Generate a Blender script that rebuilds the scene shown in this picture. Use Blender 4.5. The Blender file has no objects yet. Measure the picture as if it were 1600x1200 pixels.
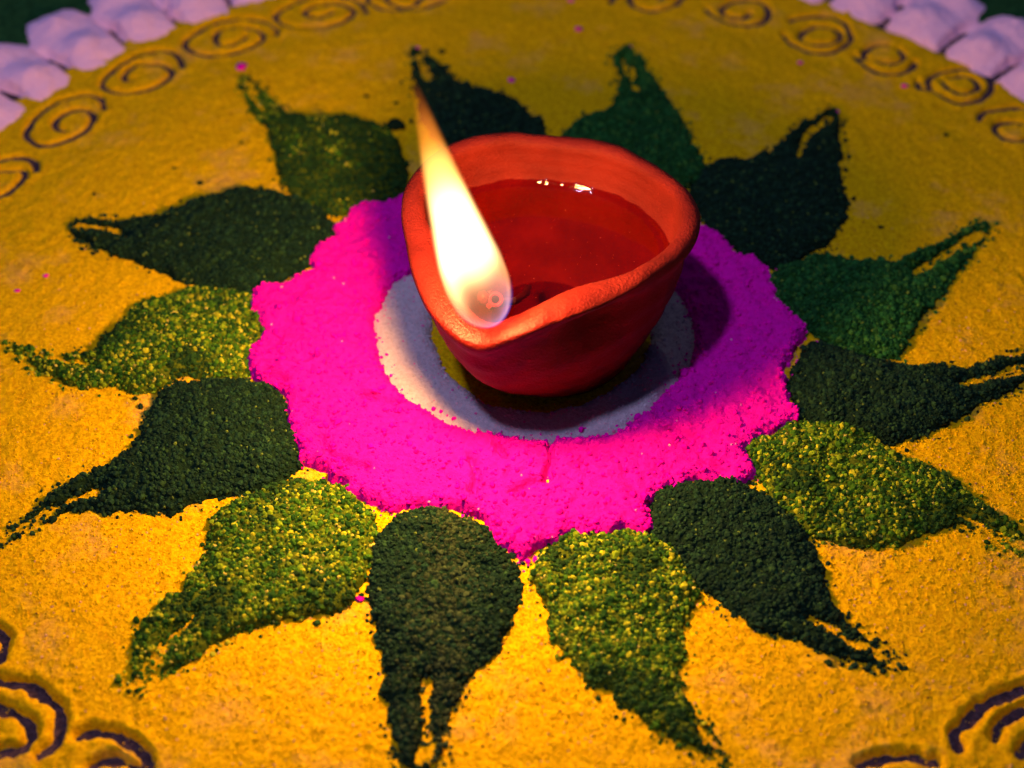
import bpy, math, random
import numpy as np
from mathutils import Vector, Matrix

# ------------------------------------------------------------------ camera, world, lamps, exposure
scene = bpy.context.scene
MM = 0.001
cam_data = bpy.data.cameras.new('camera')
cam = bpy.data.objects.new('camera', cam_data)
scene.collection.objects.link(cam)
scene.camera = cam
cam.location = (-0.0043, -0.3229, 0.3170)
cam.rotation_euler = (math.radians(90 - 45.745), 0, 0)
cam_data.sensor_width = 36
cam_data.lens = 58.5
cam_data.clip_start = 0.01
cam_data.clip_end = 50
cam_data.dof.use_dof = True
cam_data.dof.focus_distance = 0.415
cam_data.dof.aperture_fstop = 9

world = bpy.data.worlds.new('World')
scene.world = world
world.use_nodes = True
world.node_tree.nodes['Background'].inputs[0].default_value = (0.30, 0.32, 1.0, 1)
world.node_tree.nodes['Background'].inputs[1].default_value = 0.05

def lamp(name, loc, power, color, radius):
    d = bpy.data.lights.new(name, 'POINT')
    d.energy = power; d.color = color; d.shadow_soft_size = radius
    o = bpy.data.objects.new(name, d)
    o.location = loc
    scene.collection.objects.link(o)
    return o

# the evening's cool room light, high above and a little to the left, and two small bulbs behind
lamp('ceiling_lamp', (-0.33, -0.25, 1.22), 27.5, (0.54, 0.53, 1.0), 0.04)
lamp('far_bulb', (0.062, 0.93, 1.0), 1.6, (0.80, 0.85, 1.0), 0.0045)
lamp('far_bulb', (0.145, 1.02, 1.09), 0.7, (0.80, 0.85, 1.0), 0.0035)

scene.view_settings.view_transform = 'Standard'
scene.view_settings.look = 'None'
scene.view_settings.exposure = 0.0
scene.view_settings.gamma = 1.0
scene.view_settings.use_curve_mapping = False
FLAME_POWER = 0.75
scene.cycles.use_denoising = True
scene.cycles.volume_step_rate = 0.3
scene.cycles.volume_max_steps = 256
scene.cycles.max_bounces = 8
scene.cycles.sample_clamp_indirect = 4.0

# plan of the rangoli on the floor, in millimetres from its centre
LEAF = {
 1:([(-36.6,135.8),(-27.4,126.5),(-17.9,115.3),(-6.6,110.3),(1.5,101.9),(5.4,93.0),(4.3,78.7),(-4.5,66.4),(-15.0,63.3),(-22.9,75.5),(-28.2,88.1),(-32.1,97.8),(-35.2,114.6),(-37.1,128.6)],
   [(-34.9,132.2),(-30.9,118.1)]),
 2:([(32.9,136.8),(38.2,128.9),(42.6,114.9),(46.0,104.7),(50.3,94.8),(52.5,83.6),(54.3,74.2),(50.2,66.6),(33.7,62.0),(18.7,69.5),(11.3,85.0),(13.4,94.7),(18.6,99.6),(26.8,104.6),(30.0,118.3),(28.9,130.6)],
   [(32.6,129.6),(35.3,113.1)]),
 3:([(98.0,103.9),(96.8,88.5),(95.4,72.8),(93.7,54.9),(88.2,41.9),(80.9,35.0),(71.0,28.9),(65.0,32.2),(58.1,37.1),(52.4,45.5),(48.7,59.1),(51.9,71.1),(55.9,77.0),(63.7,77.4),(73.9,82.1),(81.9,91.7),(89.9,99.9)],
   [(94.7,98.3),(87.2,91.1),(82.4,79.0)]),
 4:([(134.3,47.5),(131.2,39.3),(125.3,32.4),(117.9,21.6),(109.8,11.1),(103.7,1.0),(98.1,-6.9),(90.3,-6.9),(82.2,-3.3),(75.7,2.9),(72.3,7.9),(68.5,13.6),(66.3,22.2),(69.1,28.1),(75.9,31.4),(85.3,33.9),(94.1,31.4),(103.4,32.3),(111.1,35.1),(119.3,39.8),(127.9,46.3)],
   [(130.2,43.5),(118.2,33.7),(108.9,26.9)]),
 5:([(137.3,-6.3),(132.9,-13.0),(127.8,-17.1),(119.9,-22.9),(110.4,-28.7),(101.2,-34.3),(92.5,-37.2),(84.7,-34.4),(76.7,-32.2),(69.6,-29.3),(69.0,-24.2),(68.6,-14.9),(71.4,-7.0),(76.4,-1.6),(82.4,-1.6),(88.9,-5.2),(98.6,-8.8),(110.3,-10.7),(118.9,-10.7),(128.1,-7.3)],
   [(134.4,-9.9),(125.1,-13.5),(114.3,-17.1)]),
 6:([(122.4,-76.4),(118.9,-67.5),(114.0,-60.9),(109.0,-53.7),(103.6,-48.5),(96.4,-43.1),(89.3,-36.6),(81.7,-32.2),(72.0,-30.6),(61.6,-34.4),(55.5,-37.8),(55.8,-43.2),(56.8,-49.7),(60.0,-57.0),(66.1,-66.1),(73.4,-70.0),(80.9,-71.2),(88.7,-71.0),(97.2,-67.0),(105.3,-65.0),(111.0,-68.0),(116.2,-73.1)],
   [(120.9,-74.2),(112.0,-67.0),(105.1,-61.9)]),
 7:([(83.1,-104.6),(79.5,-101.4),(74.6,-94.6),(72.1,-91.0),(70.1,-83.6),(69.0,-74.0),(67.0,-65.1),(61.5,-58.0),(55.0,-51.8),(47.1,-50.3),(40.6,-50.8),(32.5,-52.9),(29.5,-58.1),(29.0,-66.2),(31.3,-72.1),(35.7,-76.0),(39.0,-83.6),(45.3,-89.2),(52.2,-95.6),(59.3,-98.3),(67.6,-102.7),(74.6,-104.6),(78.8,-105.6)],
   [(81.3,-103.9),(71.2,-97.3),(64.7,-92.5)]),
 8:([(42.0,-130.3),(38.2,-122.2),(35.2,-114.8),(33.6,-107.1),(35.7,-98.3),(38.6,-89.2),(38.7,-83.6),(35.8,-74.1),(30.0,-68.2),(20.7,-66.8),(11.3,-67.8),(3.5,-72.2),(0.1,-78.0),(0.8,-84.7),(3.3,-89.3),(6.1,-98.4),(8.9,-105.4),(14.6,-111.5),(21.5,-117.3),(28.3,-122.3),(35.0,-126.8)],
   [(40.5,-128.7),(36.2,-120.6)]),
 9:([(-24.9,-132.3),(-19.5,-129.2),(-18.3,-122.4),(-17.3,-115.8),(-12.9,-108.1),(-7.1,-100.2),(-4.2,-91.2),(-2.1,-81.9),(-4.2,-74.2),(-8.9,-68.3),(-13.7,-63.3),(-21.6,-59.5),(-29.5,-60.9),(-35.6,-64.4),(-38.2,-72.3),(-38.2,-83.9),(-36.2,-93.1),(-34.1,-103.8),(-32.8,-114.1),(-31.0,-122.4),(-28.1,-129.7)],
   [(-23.3,-130.4),(-22.8,-120.8),(-23.8,-110.4)]),
 10:([(-89.4,-111.7),(-91.0,-102.2),(-89.1,-93.2),(-85.5,-87.7),(-81.6,-83.0),(-78.2,-74.4),(-78.3,-67.5),(-75.3,-60.4),(-68.0,-54.2),(-58.8,-50.4),(-49.2,-51.0),(-42.4,-56.2),(-38.1,-62.4),(-38.2,-72.3),(-39.1,-83.9),(-41.7,-88.9),(-50.5,-91.3),(-59.2,-94.1),(-66.4,-96.8),(-73.3,-100.4),(-78.6,-104.8),(-84.0,-107.8)],
   [(-87.1,-108.3),(-83.3,-100.4),(-76.8,-90.5)]),
 11:([(-126.4,-70.6),(-122.4,-61.2),(-116.3,-51.8),(-109.0,-48.0),(-103.3,-43.7),(-100.2,-37.2),(-98.5,-27.0),(-95.5,-19.0),(-89.3,-15.2),(-80.9,-14.2),(-72.3,-15.6),(-65.0,-20.0),(-61.2,-30.3),(-58.0,-41.4),(-57.5,-46.8),(-63.4,-52.5),(-71.1,-55.7),(-78.8,-57.4),(-89.4,-60.5),(-98.8,-61.1),(-108.4,-60.3),(-116.0,-61.8),(-122.7,-67.6)],
   [(-123.1,-65.6),(-115.1,-58.5),(-105.7,-53.3)]),
 12:([(-139.7,-1.8),(-132.0,-5.4),(-123.3,-5.9),(-116.8,-3.4),(-113.1,5.3),(-107.3,13.0),(-100.8,16.9),(-92.3,20.4),(-81.5,20.1),(-75.4,16.2),(-72.4,5.4),(-72.2,-4.5),(-74.1,-14.2),(-82.6,-14.7),(-92.7,-15.4),(-100.5,-19.9),(-109.3,-17.6),(-117.8,-17.1),(-125.1,-14.6),(-133.1,-8.6)],
   [(-134.6,-5.4),(-125.5,-7.8),(-115.7,-10.0)]),
 13:([(-134.1,48.0),(-126.3,50.0),(-115.0,50.1),(-106.1,53.3),(-97.4,58.6),(-88.5,63.1),(-77.1,63.7),(-67.1,59.3),(-58.9,52.0),(-54.3,45.7),(-57.5,38.7),(-61.7,29.0),(-69.3,23.1),(-75.9,17.8),(-84.9,18.5),(-92.5,21.9),(-102.1,26.2),(-112.1,31.6),(-122.0,36.5),(-128.7,40.9)],
   [(-129.8,46.6),(-122.8,46.0),(-115.7,42.7)]),
 14:([(-90.4,120.6),(-81.9,110.3),(-74.9,100.9),(-68.7,99.6),(-56.7,100.0),(-46.5,96.8),(-40.7,89.6),(-37.1,78.6),(-36.0,63.3),(-41.4,58.5),(-49.7,53.8),(-55.1,50.9),(-63.1,56.7),(-71.4,64.1),(-75.4,75.3),(-78.6,87.9),(-84.9,100.9),(-88.9,111.0)],
   [(-88.2,116.1),(-83.3,104.2),(-79.7,99.3)]),
}
PINK = [(-76.1,19.6),(-73.7,22.3),(-69.2,22.3),(-62.3,26.3),(-61.0,31.7),(-58.8,38.6),(-54.7,45.7),(-51.5,52.9),(-47.0,55.8),(-42.3,57.3),(-37.7,58.8),(-23.6,66.3),(-4.5,72.5),(14.8,69.5),(33.8,63.5),(51.4,44.6),(54.9,41.8),(59.8,34.9),(64.9,30.8),(69.5,28.1),(68.4,21.4),(70.2,13.6),(74.1,8.4),(76.1,0.9),(71.5,-6.5),(68.9,-13.7),(68.8,-21.9),(69.1,-29.9),(64.2,-33.3),(57.3,-36.7),(55.2,-41.1),(56.6,-48.6),(50.2,-51.8),(43.8,-50.7),(37.3,-52.2),(30.8,-55.0),(28.8,-61.2),(29.8,-66.2),(25.3,-68.2),(17.6,-66.6),(9.8,-68.2),(3.5,-72.2),(1.2,-75.1),(-2.4,-77.1),(-5.8,-74.2),(-8.1,-68.3),(-13.7,-62.3),(-20.0,-59.9),(-28.0,-59.3),(-34.2,-61.3),(-37.3,-61.3),(-40.8,-56.2),(-47.5,-52.1),(-51.1,-46.8),(-57.7,-45.3),(-60.1,-37.0),(-61.7,-28.1),(-65.0,-20.0),(-72.3,-15.3),(-74.7,-11.8),(-74.3,-4.5),(-72.5,2.9),(-76.1,11.8)]
WHITE_OUT = [(-42.1,5.5),(-40.7,-3.2),(-38.5,-11.7),(-34.7,-19.9),(-29.4,-25.7),(-20.8,-32.5),(-10.9,-35.8),(2.3,-37.9),(12.1,-36.8),(22.1,-34.6),(30.6,-28.2),(32.9,-24.4),(37.9,-18.5),(43.4,-9.0),(45.2,-0.4),(43.4,10.9),(38.7,21.3),(24.8,30.7),(6.6,34.2),(-11.7,33.3),(-26.2,29.1),(-35.1,23.7),(-39.1,15.8)]
WHITE_IN = [(-27.5,5.6),(-26.6,-1.9),(-23.1,-11.6),(-17.8,-19.2),(-11.0,-25.2),(0.7,-27.9),(12.4,-26.0),(22.7,-19.8),(30.8,-10.3),(34.3,0.8),(31.0,10.9),(20.7,18.6),(6.4,21.7),(-9.8,21.2),(-20.5,17.2),(-25.6,12.0)]
CRACKS = [[(5.9,-37.9),(5.4,-45.5),(4.1,-50.9),(-1.1,-53.0)],
 [(-14.8,-44.5),(-13.1,-50.3),(-13.8,-56.1)],
 [(-52.7,-37.0),(-50.6,-43.1),(-45.5,-45.3),(-41.4,-46.8)],
 [(-7.9,-40.8),(-5.9,-44.5)],
 [(-44.6,-22.3),(-40.3,-23.9),(-35.7,-25.3)],
 [(-69.0,-14.2),(-64.5,-17.0)],
 [(-4.3,-56.1),(2.1,-51.9)],
 [(-19.8,-68.3),(-14.5,-63.3)],
 [(36.9,-34.5),(42.4,-37.8)],
 [(44.3,-45.4),(48.8,-48.6)]]
SWIRLS = [[(-133.1,106.1),(-135.0,111.5),(-139.5,113.9),(-143.4,112.8),(-147.8,110.1),(-152.7,104.0),(-155.4,95.4),(-153.7,90.8),(-149.1,87.6),(-144.5,88.6),(-139.7,92.5),(-136.5,96.8),(-135.6,102.0),(-138.0,105.4),(-142.1,105.7),(-146.4,102.7),(-147.5,98.7),(-145.5,95.7),(-143.8,95.4)],
 [(-111.5,128.3),(-113.6,134.8),(-117.1,138.0),(-121.5,138.0),(-126.8,135.4),(-131.6,130.4),(-135.6,122.9),(-135.9,118.7),(-132.3,115.6),(-127.8,114.6),(-121.7,116.3),(-116.7,120.2),(-114.5,125.8),(-117.3,129.7),(-121.7,130.8),(-127.3,129.3),(-129.9,124.7),(-128.5,121.5),(-125.1,122.2)],
 [(-83.1,146.7),(-82.8,150.4),(-87.4,155.3),(-95.4,156.8),(-103.7,154.5),(-109.2,148.8),(-112.8,142.5),(-108.7,137.3),(-103.4,135.5),(-97.4,136.3),(-90.6,139.6),(-87.0,145.5),(-89.0,150.0),(-95.4,151.9),(-101.9,150.0),(-102.7,145.1),(-99.9,141.0),(-95.0,142.9),(-92.5,147.0)],
 [(-53.4,160.5),(-55.8,166.7),(-61.3,169.8),(-69.9,171.0),(-78.1,166.6),(-84.3,158.4),(-79.1,151.9),(-71.1,150.8),(-64.0,153.1),(-58.7,158.5),(-58.4,162.8),(-63.9,166.6),(-70.5,165.1),(-74.6,161.5),(-72.8,158.5),(-68.9,158.1),(-64.8,161.2)],
 [(-26.6,169.2),(-33.4,163.6),(-39.4,162.1),(-46.0,162.4),(-50.4,164.4),(-54.0,169.8),(-51.1,177.0),(-40.1,178.7),(-34.4,173.9),(-35.8,169.1),(-38.4,164.8),(-44.3,165.2),(-47.4,169.9),(-44.3,173.9)],
 [(29.3,167.0),(32.5,174.2),(39.8,179.0),(50.8,178.2),(56.0,173.5),(53.0,168.3),(51.1,165.1),(45.6,162.0),(40.0,162.4),(36.3,166.3),(37.3,173.4),(44.0,175.8),(48.3,172.6),(45.8,168.7)],
 [(76.4,160.6),(73.7,157.5),(69.2,158.2),(66.7,162.1),(70.6,166.8),(77.1,168.4),(82.1,165.3),(82.8,160.2),(80.4,155.2),(75.6,152.9),(69.5,154.0),(63.6,159.0),(61.4,163.6)],
 [(91.8,146.2),(93.5,149.6),(97.5,152.3),(103.1,151.1),(105.4,147.4),(101.5,142.2),(94.1,142.2),(91.2,145.1)],
 [(89.3,156.0),(98.3,158.7),(106.5,155.7),(108.5,148.2),(107.4,143.7),(102.0,138.1),(95.5,137.0),(88.7,141.8),(86.0,147.3)],
 [(120.4,141.2),(117.4,141.9),(113.4,139.7),(111.0,134.9),(115.0,132.0),(119.3,131.3),(122.8,132.4),(124.4,135.7),(123.1,139.3)],
 [(108.0,135.6),(110.7,129.9),(114.5,126.0),(119.6,125.3),(124.7,127.4),(127.6,132.1)],
 [(137.2,122.9),(142.2,124.0),(145.5,120.5),(144.3,116.6),(139.5,114.2),(136.1,116.6),(134.1,121.8)],
 [(126.6,121.1),(126.3,117.3),(129.8,117.3),(129.6,120.4),(131.4,123.9),(137.5,126.8),(142.9,127.9),(148.1,125.4),(150.2,120.5),(147.3,113.9),(142.2,110.1),(137.4,109.4),(133.3,112.5),(130.1,116.6)],
 [(142.4,100.4),(143.9,104.1),(149.4,106.1),(156.0,106.8),(160.7,104.1)],
 [(155.8,98.5),(151.4,99.5),(147.4,98.4),(146.0,95.2),(148.5,91.0),(152.4,89.7),(158.1,92.3)],
 [(-164.2,77.5),(-160.8,80.0),(-157.2,81.3),(-153.4,81.6),(-149.8,79.4),(-148.5,75.0)],
 [(-162.9,73.1),(-159.7,74.7),(-155.9,75.0),(-152.0,75.0),(-151.9,70.7),(-154.0,65.9),(-157.1,62.9),(-161.1,61.9)],
 [(-121.5,-108.6),(-116.8,-109.4),(-113.1,-110.1),(-108.9,-113.0),(-105.5,-116.3),(-104.2,-119.8),(-104.1,-123.9),(-105.6,-126.7),(-107.4,-128.4)],
 [(-120.7,-115.7),(-118.4,-116.0),(-114.6,-117.2),(-111.7,-119.5),(-110.0,-122.3),(-110.3,-125.4),(-113.1,-127.0),(-117.3,-127.8)],
 [(-99.2,-123.6),(-96.5,-122.4),(-92.8,-122.9),(-88.8,-124.5),(-85.1,-127.2),(-83.7,-129.3),(-82.7,-132.2)],
 [(-95.8,-131.1),(-92.3,-129.7),(-87.9,-130.0),(-84.7,-131.5)],
 [(93.4,-126.6),(93.1,-123.4),(94.9,-120.8),(98.4,-117.5),(102.9,-114.3),(107.3,-112.4),(111.1,-111.2),(115.2,-111.0)],
 [(101.9,-123.5),(103.4,-120.8),(106.4,-118.3),(110.1,-116.3),(113.4,-115.4)],
 [(106.5,-127.9),(108.1,-125.6),(110.5,-124.0)],
 [(70.9,-130.5),(79.5,-128.7),(83.0,-128.7),(87.6,-130.2)],
 [(-124.1,-94.3),(-121.5,-97.3),(-120.7,-101.4),(-121.5,-104.4)]]
RIM = [(0.7,35.9,44.0),(19.4,32.3,44.0),(31.4,23.6,44.0),(38.6,12.4,44.5),(40.8,0.0,45.5),(36.3,-11.4,46.0),(27.2,-21.2,46.5),(17.1,-28.6,47.0),(7.8,-34.3,47.0),(1.4,-37.7,46.5),(-4.8,-38.9,44.5),(-10.9,-37.8,41.5),(-16.9,-35.0,43.0),(-22.6,-27.1,44.0),(-26.5,-15.7,44.0),(-28.8,-4.9,44.0),(-30.6,5.9,44.0),(-28.6,18.1,44.0),(-21.4,29.1,44.0),(-11.3,34.4,44.0)]
SPECKS = [(-92.0,127.3,1.64),(15.8,167.8,1.09),(17.9,148.2,1.09),(-4.5,119.9,1.09),(-39.9,-86.7,0.91),(-35.2,137.6,0.73),(97.1,102.9,1.09),(121.5,117.6,0.91),(89.5,130.1,0.73),(-135.7,26.6,0.73),(-142.5,20.2,0.73),(3.3,78.1,0.55),(34.5,137.9,0.73)]
CRUMBS = [(-40.4,95.5,2.55),(-27.3,135.8,1.09),(-41.0,107.4,0.73),(-97.6,67.3,0.91),(-106.3,74.6,0.55),(-87.4,87.2,0.55),(-128.4,62.4,0.55),(129.7,91.2,0.91),(-50.4,111.1,0.73),(103.0,47.7,0.73),(105.7,29.6,0.55),(-87.8,-60.9,1.09)]

# ------------------------------------------------------------------ helpers
rng = np.random.default_rng(7)

def link(o, parent=None):
    scene.collection.objects.link(o)
    if parent is not None:
        o.parent = parent
    return o

def tag(o, label, cat, group=None):
    o['label'] = label; o['category'] = cat
    if group: o['group'] = group
    return o

def mesh_obj(name, verts, faces, mat, parent=None, smooth=True, col=None):
    """verts (n,3) in mm, faces (m,3|4) arrays or a list of such arrays"""
    me = bpy.data.meshes.new(name)
    V = np.asarray(verts, np.float32) * MM
    if isinstance(faces, np.ndarray): faces = [faces]
    faces = [np.asarray(f, np.int32) for f in faces if len(f)]
    loops = np.concatenate([f.ravel() for f in faces])
    tot = np.concatenate([np.full(len(f), f.shape[1], np.int32) for f in faces])
    start = np.concatenate([[0], np.cumsum(tot)[:-1]]).astype(np.int32)
    me.vertices.add(len(V)); me.vertices.foreach_set('co', V.ravel())
    me.loops.add(len(loops)); me.loops.foreach_set('vertex_index', loops)
    me.polygons.add(len(tot)); me.polygons.foreach_set('loop_start', start)
    if smooth:
        me.polygons.foreach_set('use_smooth', np.ones(len(tot), bool))
    me.update(calc_edges=True)
    if not smooth and hasattr(me, 'shade_flat'): me.shade_flat()
    if col is not None:
        a = me.attributes.new('tint', 'FLOAT_COLOR', 'POINT')
        c = np.ones((len(V), 4), np.float32); c[:, :3] = col
        a.data.foreach_set('color', c.ravel())
    me.materials.append(mat)
    return link(bpy.data.objects.new(name, me), parent)

def lattice(ix, iy, seed):
    h = (ix.astype(np.int64) * 374761393 + iy.astype(np.int64) * 668265263 + seed * 974634777) & 0x7fffffff
    h = ((h ^ (h >> 13)) * 1274126177) & 0x7fffffff
    h = h ^ (h >> 16)
    return (h & 0xffff) / 65535.0

def noise(x, y, size, seed=0):
    x = x / size; y = y / size
    ix = np.floor(x); iy = np.floor(y); fx = x - ix; fy = y - iy
    fx = fx * fx * (3 - 2 * fx); fy = fy * fy * (3 - 2 * fy)
    a = lattice(ix, iy, seed); b = lattice(ix + 1, iy, seed)
    c = lattice(ix, iy + 1, seed); d = lattice(ix + 1, iy + 1, seed)
    return (a + (b - a) * fx) * (1 - fy) + (c + (d - c) * fx) * fy - 0.5

def fbm(x, y, size, octaves=3, seed=0):
    s = 0; a = 1
    for k in range(octaves):
        s = s + a * noise(x, y, size, seed + 17 * k); a *= .5; size *= .5
    return s

def sstep(a, b, x):
    t = np.clip((x - a) / (b - a), 0, 1)
    return t * t * (3 - 2 * t)

def line_dist(x, y, pts):
    """distance to a polyline and position along it (0..1)"""
    P = np.asarray(pts, float); best = np.full(x.shape, 1e9); arg = np.zeros(x.shape)
    n = len(P) - 1
    for i in range(n):
        a, b = P[i], P[i + 1]; d = b - a; L = d @ d + 1e-9
        t = np.clip(((x - a[0]) * d[0] + (y - a[1]) * d[1]) / L, 0, 1)
        q = np.hypot(x - a[0] - t * d[0], y - a[1] - t * d[1])
        m = q < best; best = np.where(m, q, best); arg = np.where(m, (i + t) / n, arg)
    return best, arg

def poly_sd(x, y, pts):
    """signed distance to a closed outline, positive inside"""
    P = list(pts); d, _ = line_dist(x, y, P + [P[0]])
    ins = np.zeros(x.shape, bool); n = len(P)
    for i in range(n):
        x0, y0 = P[i]; x1, y1 = P[(i + 1) % n]
        if y0 == y1: continue
        c = ((y0 > y) != (y1 > y)) & (x < (x1 - x0) * (y - y0) / (y1 - y0) + x0)
        ins ^= c
    return np.where(ins, d, -d)

def smooth_line(pts, step=0.8, closed=False):
    """Catmull-Rom through the points"""
    P = [np.array(p, float) for p in pts]
    n = len(P); out = []
    for i in range(n if closed else n - 1):
        if closed: a, b, c, d = P[i - 1], P[i], P[(i + 1) % n], P[(i + 2) % n]
        else: a, b, c, d = P[max(i - 1, 0)], P[i], P[i + 1], P[min(i + 2, n - 1)]
        k = max(2, int(np.linalg.norm(c - b) / step))
        for t in np.arange(k) / k:
            out.append(.5 * ((2 * b) + (-a + c) * t + (2 * a - 5 * b + 4 * c - d) * t * t + (-a + 3 * b - 3 * c + d) * t ** 3))
    if not closed: out.append(P[-1])
    return np.array(out)

def grid_sheet(x0, x1, y0, y1, step, keep):
    """triangulation-ready grid over a box: returns x, y, quads where keep(x,y) is True at any corner"""
    nx = int((x1 - x0) / step) + 2; ny = int((y1 - y0) / step) + 2
    X, Y = np.meshgrid(x0 + np.arange(nx) * step, y0 + np.arange(ny) * step)
    X = X.ravel(); Y = Y.ravel()
    K = keep(X, Y).reshape(ny, nx)
    I = np.arange(nx * ny).reshape(ny, nx)
    q = K[:-1, :-1] & K[:-1, 1:] & K[1:, 1:] & K[1:, :-1]
    F = np.stack([I[:-1, :-1][q], I[:-1, 1:][q], I[1:, 1:][q], I[1:, :-1][q]], 1)
    used = np.unique(F); m = np.zeros(nx * ny, np.int64); m[used] = np.arange(len(used))
    return X[used], Y[used], m[F]

# unit icosahedron / octahedron for powder grains
_t = (1 + 5 ** .5) / 2
ICO_V = np.array([(-1, _t, 0), (1, _t, 0), (-1, -_t, 0), (1, -_t, 0), (0, -1, _t), (0, 1, _t), (0, -1, -_t), (0, 1, -_t), (_t, 0, -1), (_t, 0, 1), (-_t, 0, -1), (-_t, 0, 1)]) / math.hypot(1, _t)
ICO_F = np.array([(0, 11, 5), (0, 5, 1), (0, 1, 7), (0, 7, 10), (0, 10, 11), (1, 5, 9), (5, 11, 4), (11, 10, 2), (10, 7, 6), (7, 1, 8), (3, 9, 4), (3, 4, 2), (3, 2, 6), (3, 6, 8), (3, 8, 9), (4, 9, 5), (2, 4, 11), (6, 2, 10), (8, 6, 7), (9, 8, 1)])
OCT_V = np.array([(1, 0, 0), (-1, 0, 0), (0, 1, 0), (0, -1, 0), (0, 0, 1), (0, 0, -1)], float)
OCT_F = np.array([(0, 2, 4), (2, 1, 4), (1, 3, 4), (3, 0, 4), (2, 0, 5), (1, 2, 5), (3, 1, 5), (0, 3, 5)])

def grains(name, pos, rad, colors, mat, parent, shape='ico', smooth=False):
    V0, F0 = (ICO_V, ICO_F) if shape == 'ico' else (OCT_V, OCT_F)
    n = len(pos); k = len(V0)
    q = rng.normal(size=(n, 4)); q /= np.linalg.norm(q, axis=1)[:, None]
    w, x, y, z = q.T
    R = np.stack([np.stack([1 - 2 * (y * y + z * z), 2 * (x * y - z * w), 2 * (x * z + y * w)], 1),
                  np.stack([2 * (x * y + z * w), 1 - 2 * (x * x + z * z), 2 * (y * z - x * w)], 1),
                  np.stack([2 * (x * z - y * w), 2 * (y * z + x * w), 1 - 2 * (x * x + y * y)], 1)], 1)
    sc = rad[:, None] * rng.uniform(.65, 1.25, (n, 3))
    V = V0[None] * rng.uniform(.82, 1.12, (n, k, 1)) * sc[:, None, :]
    V = np.einsum('nij,nkj->nki', R, V) + pos[:, None, :]
    F = F0[None] + (np.arange(n) * k)[:, None, None]
    o = mesh_obj(name, V.reshape(-1, 3), F.reshape(-1, 3), mat, parent, smooth, np.repeat(colors, k, 0))
    o['kind'] = 'stuff'
    return o

# ------------------------------------------------------------------ materials
def new_mat(name):
    m = bpy.data.materials.new(name); m.use_nodes = True
    nt = m.node_tree
    return m, nt, nt.nodes, nt.links, nt.nodes['Principled BSDF']

def powder(name, a, b, scale=900, bump=.35, rough=1.0, spec=.03, big=None, attr=False, dist=.0006):
    m, nt, N, L, p = new_mat(name)
    p.inputs['Roughness'].default_value = rough
    p.inputs['Specular IOR Level'].default_value = spec
    tc = N.new('ShaderNodeTexCoord')
    n1 = N.new('ShaderNodeTexNoise'); n1.inputs['Scale'].default_value = scale; n1.inputs['Detail'].default_value = 5
    n1.inputs['Roughness'].default_value = .65
    L.new(tc.outputs['Object'], n1.inputs['Vector'])
    r = N.new('ShaderNodeValToRGB')
    r.color_ramp.elements[0].position = .33; r.color_ramp.elements[0].color = (*b, 1)
    r.color_ramp.elements[1].position = .62; r.color_ramp.elements[1].color = (*a, 1)
    L.new(n1.outputs[0], r.inputs[0])
    out = r.outputs[0]
    if big:
        n2 = N.new('ShaderNodeTexNoise'); n2.inputs['Scale'].default_value = big[1]; n2.inputs['Detail'].default_value = 4
        L.new(tc.outputs['Object'], n2.inputs['Vector'])
        r2 = N.new('ShaderNodeValToRGB'); r2.color_ramp.elements[0].position = big[2]; r2.color_ramp.elements[1].position = big[3]; r2.color_ramp.elements[1].color = (.6, .6, .6, 1); n2.inputs['Detail'].default_value = 9; n2.inputs['Roughness'].default_value = .7
        L.new(n2.outputs[0], r2.inputs[0])
        mx = N.new('ShaderNodeMix'); mx.data_type = 'RGBA'
        L.new(r2.outputs[0], mx.inputs[0]); L.new(out, mx.inputs[6]); mx.inputs[7].default_value = (*big[0], 1)
        out = mx.outputs[2]
    if attr:
        at = N.new('ShaderNodeAttribute'); at.attribute_name = 'tint'
        out = at.outputs['Color']
    L.new(out, p.inputs['Base Color'])
    bp = N.new('ShaderNodeBump'); bp.inputs['Strength'].default_value = bump; bp.inputs['Distance'].default_value = dist
    L.new(n1.outputs[0], bp.inputs['Height']); L.new(bp.outputs[0], p.inputs['Normal'])
    return m

YEL, YEL_D = (.85, .57, .002), (.52, .27, .002)
M = {}
M['yellow'] = powder('yellow_powder', YEL, YEL_D, 1000, .7, dist=.0010, big=((.66, .36, .11), 48, .54, .74))
M['grain'] = powder('powder_grain', (1, 1, 1), (1, 1, 1), 3000, .3, .8, .12, attr=True, dist=.0002)
M['fine'] = powder('fine_grain', (1, 1, 1), (1, 1, 1), 3000, .2, 1.0, .03, attr=True, dist=.0002)
M['pink'] = powder('magenta_powder', (.92, .006, .50), (.80, .004, .38), 800, .9, dist=.0012)
M['white'] = powder('white_powder', (.66, .56, .57), (.52, .42, .44), 900, .9, dist=.001)
M['scallop'] = powder('pink_lit_white_powder', (.88, .58, .75), (.78, .47, .66), 900, .6)  # white powder, the pinkish light on it mixed into its colour
M['dark_green'] = powder('dark_green_powder', (.010, .030, .012), (.004, .012, .006), 1500, .6)
M['light_green'] = powder('light_green_powder', (.10, .14, .008), (.02, .05, .004), 1500, .6)
M['mid_green'] = powder('leaf_green_powder', (.014, .075, .010), (.006, .03, .006), 1500, .6)
M['border_green'] = powder('bottle_green_powder', (.020, .085, .025), (.006, .03, .010), 500, .9)
M['floor'] = powder('grey_violet_floor', (.085, .056, .066), (.024, .016, .020), 900, .8)

# ------------------------------------------------------------------ floor and the yellow bed
f = mesh_obj('floor', [(-1500, -1500, 0), (1500, -1500, 0), (1500, 1500, 0), (-1500, 1500, 0)], np.array([[0, 1, 2, 3]]), M['floor'], smooth=False)
f['kind'] = 'structure'

BED = 2.3
swirls = [smooth_line(s, 1.2) for s in SWIRLS]

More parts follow.
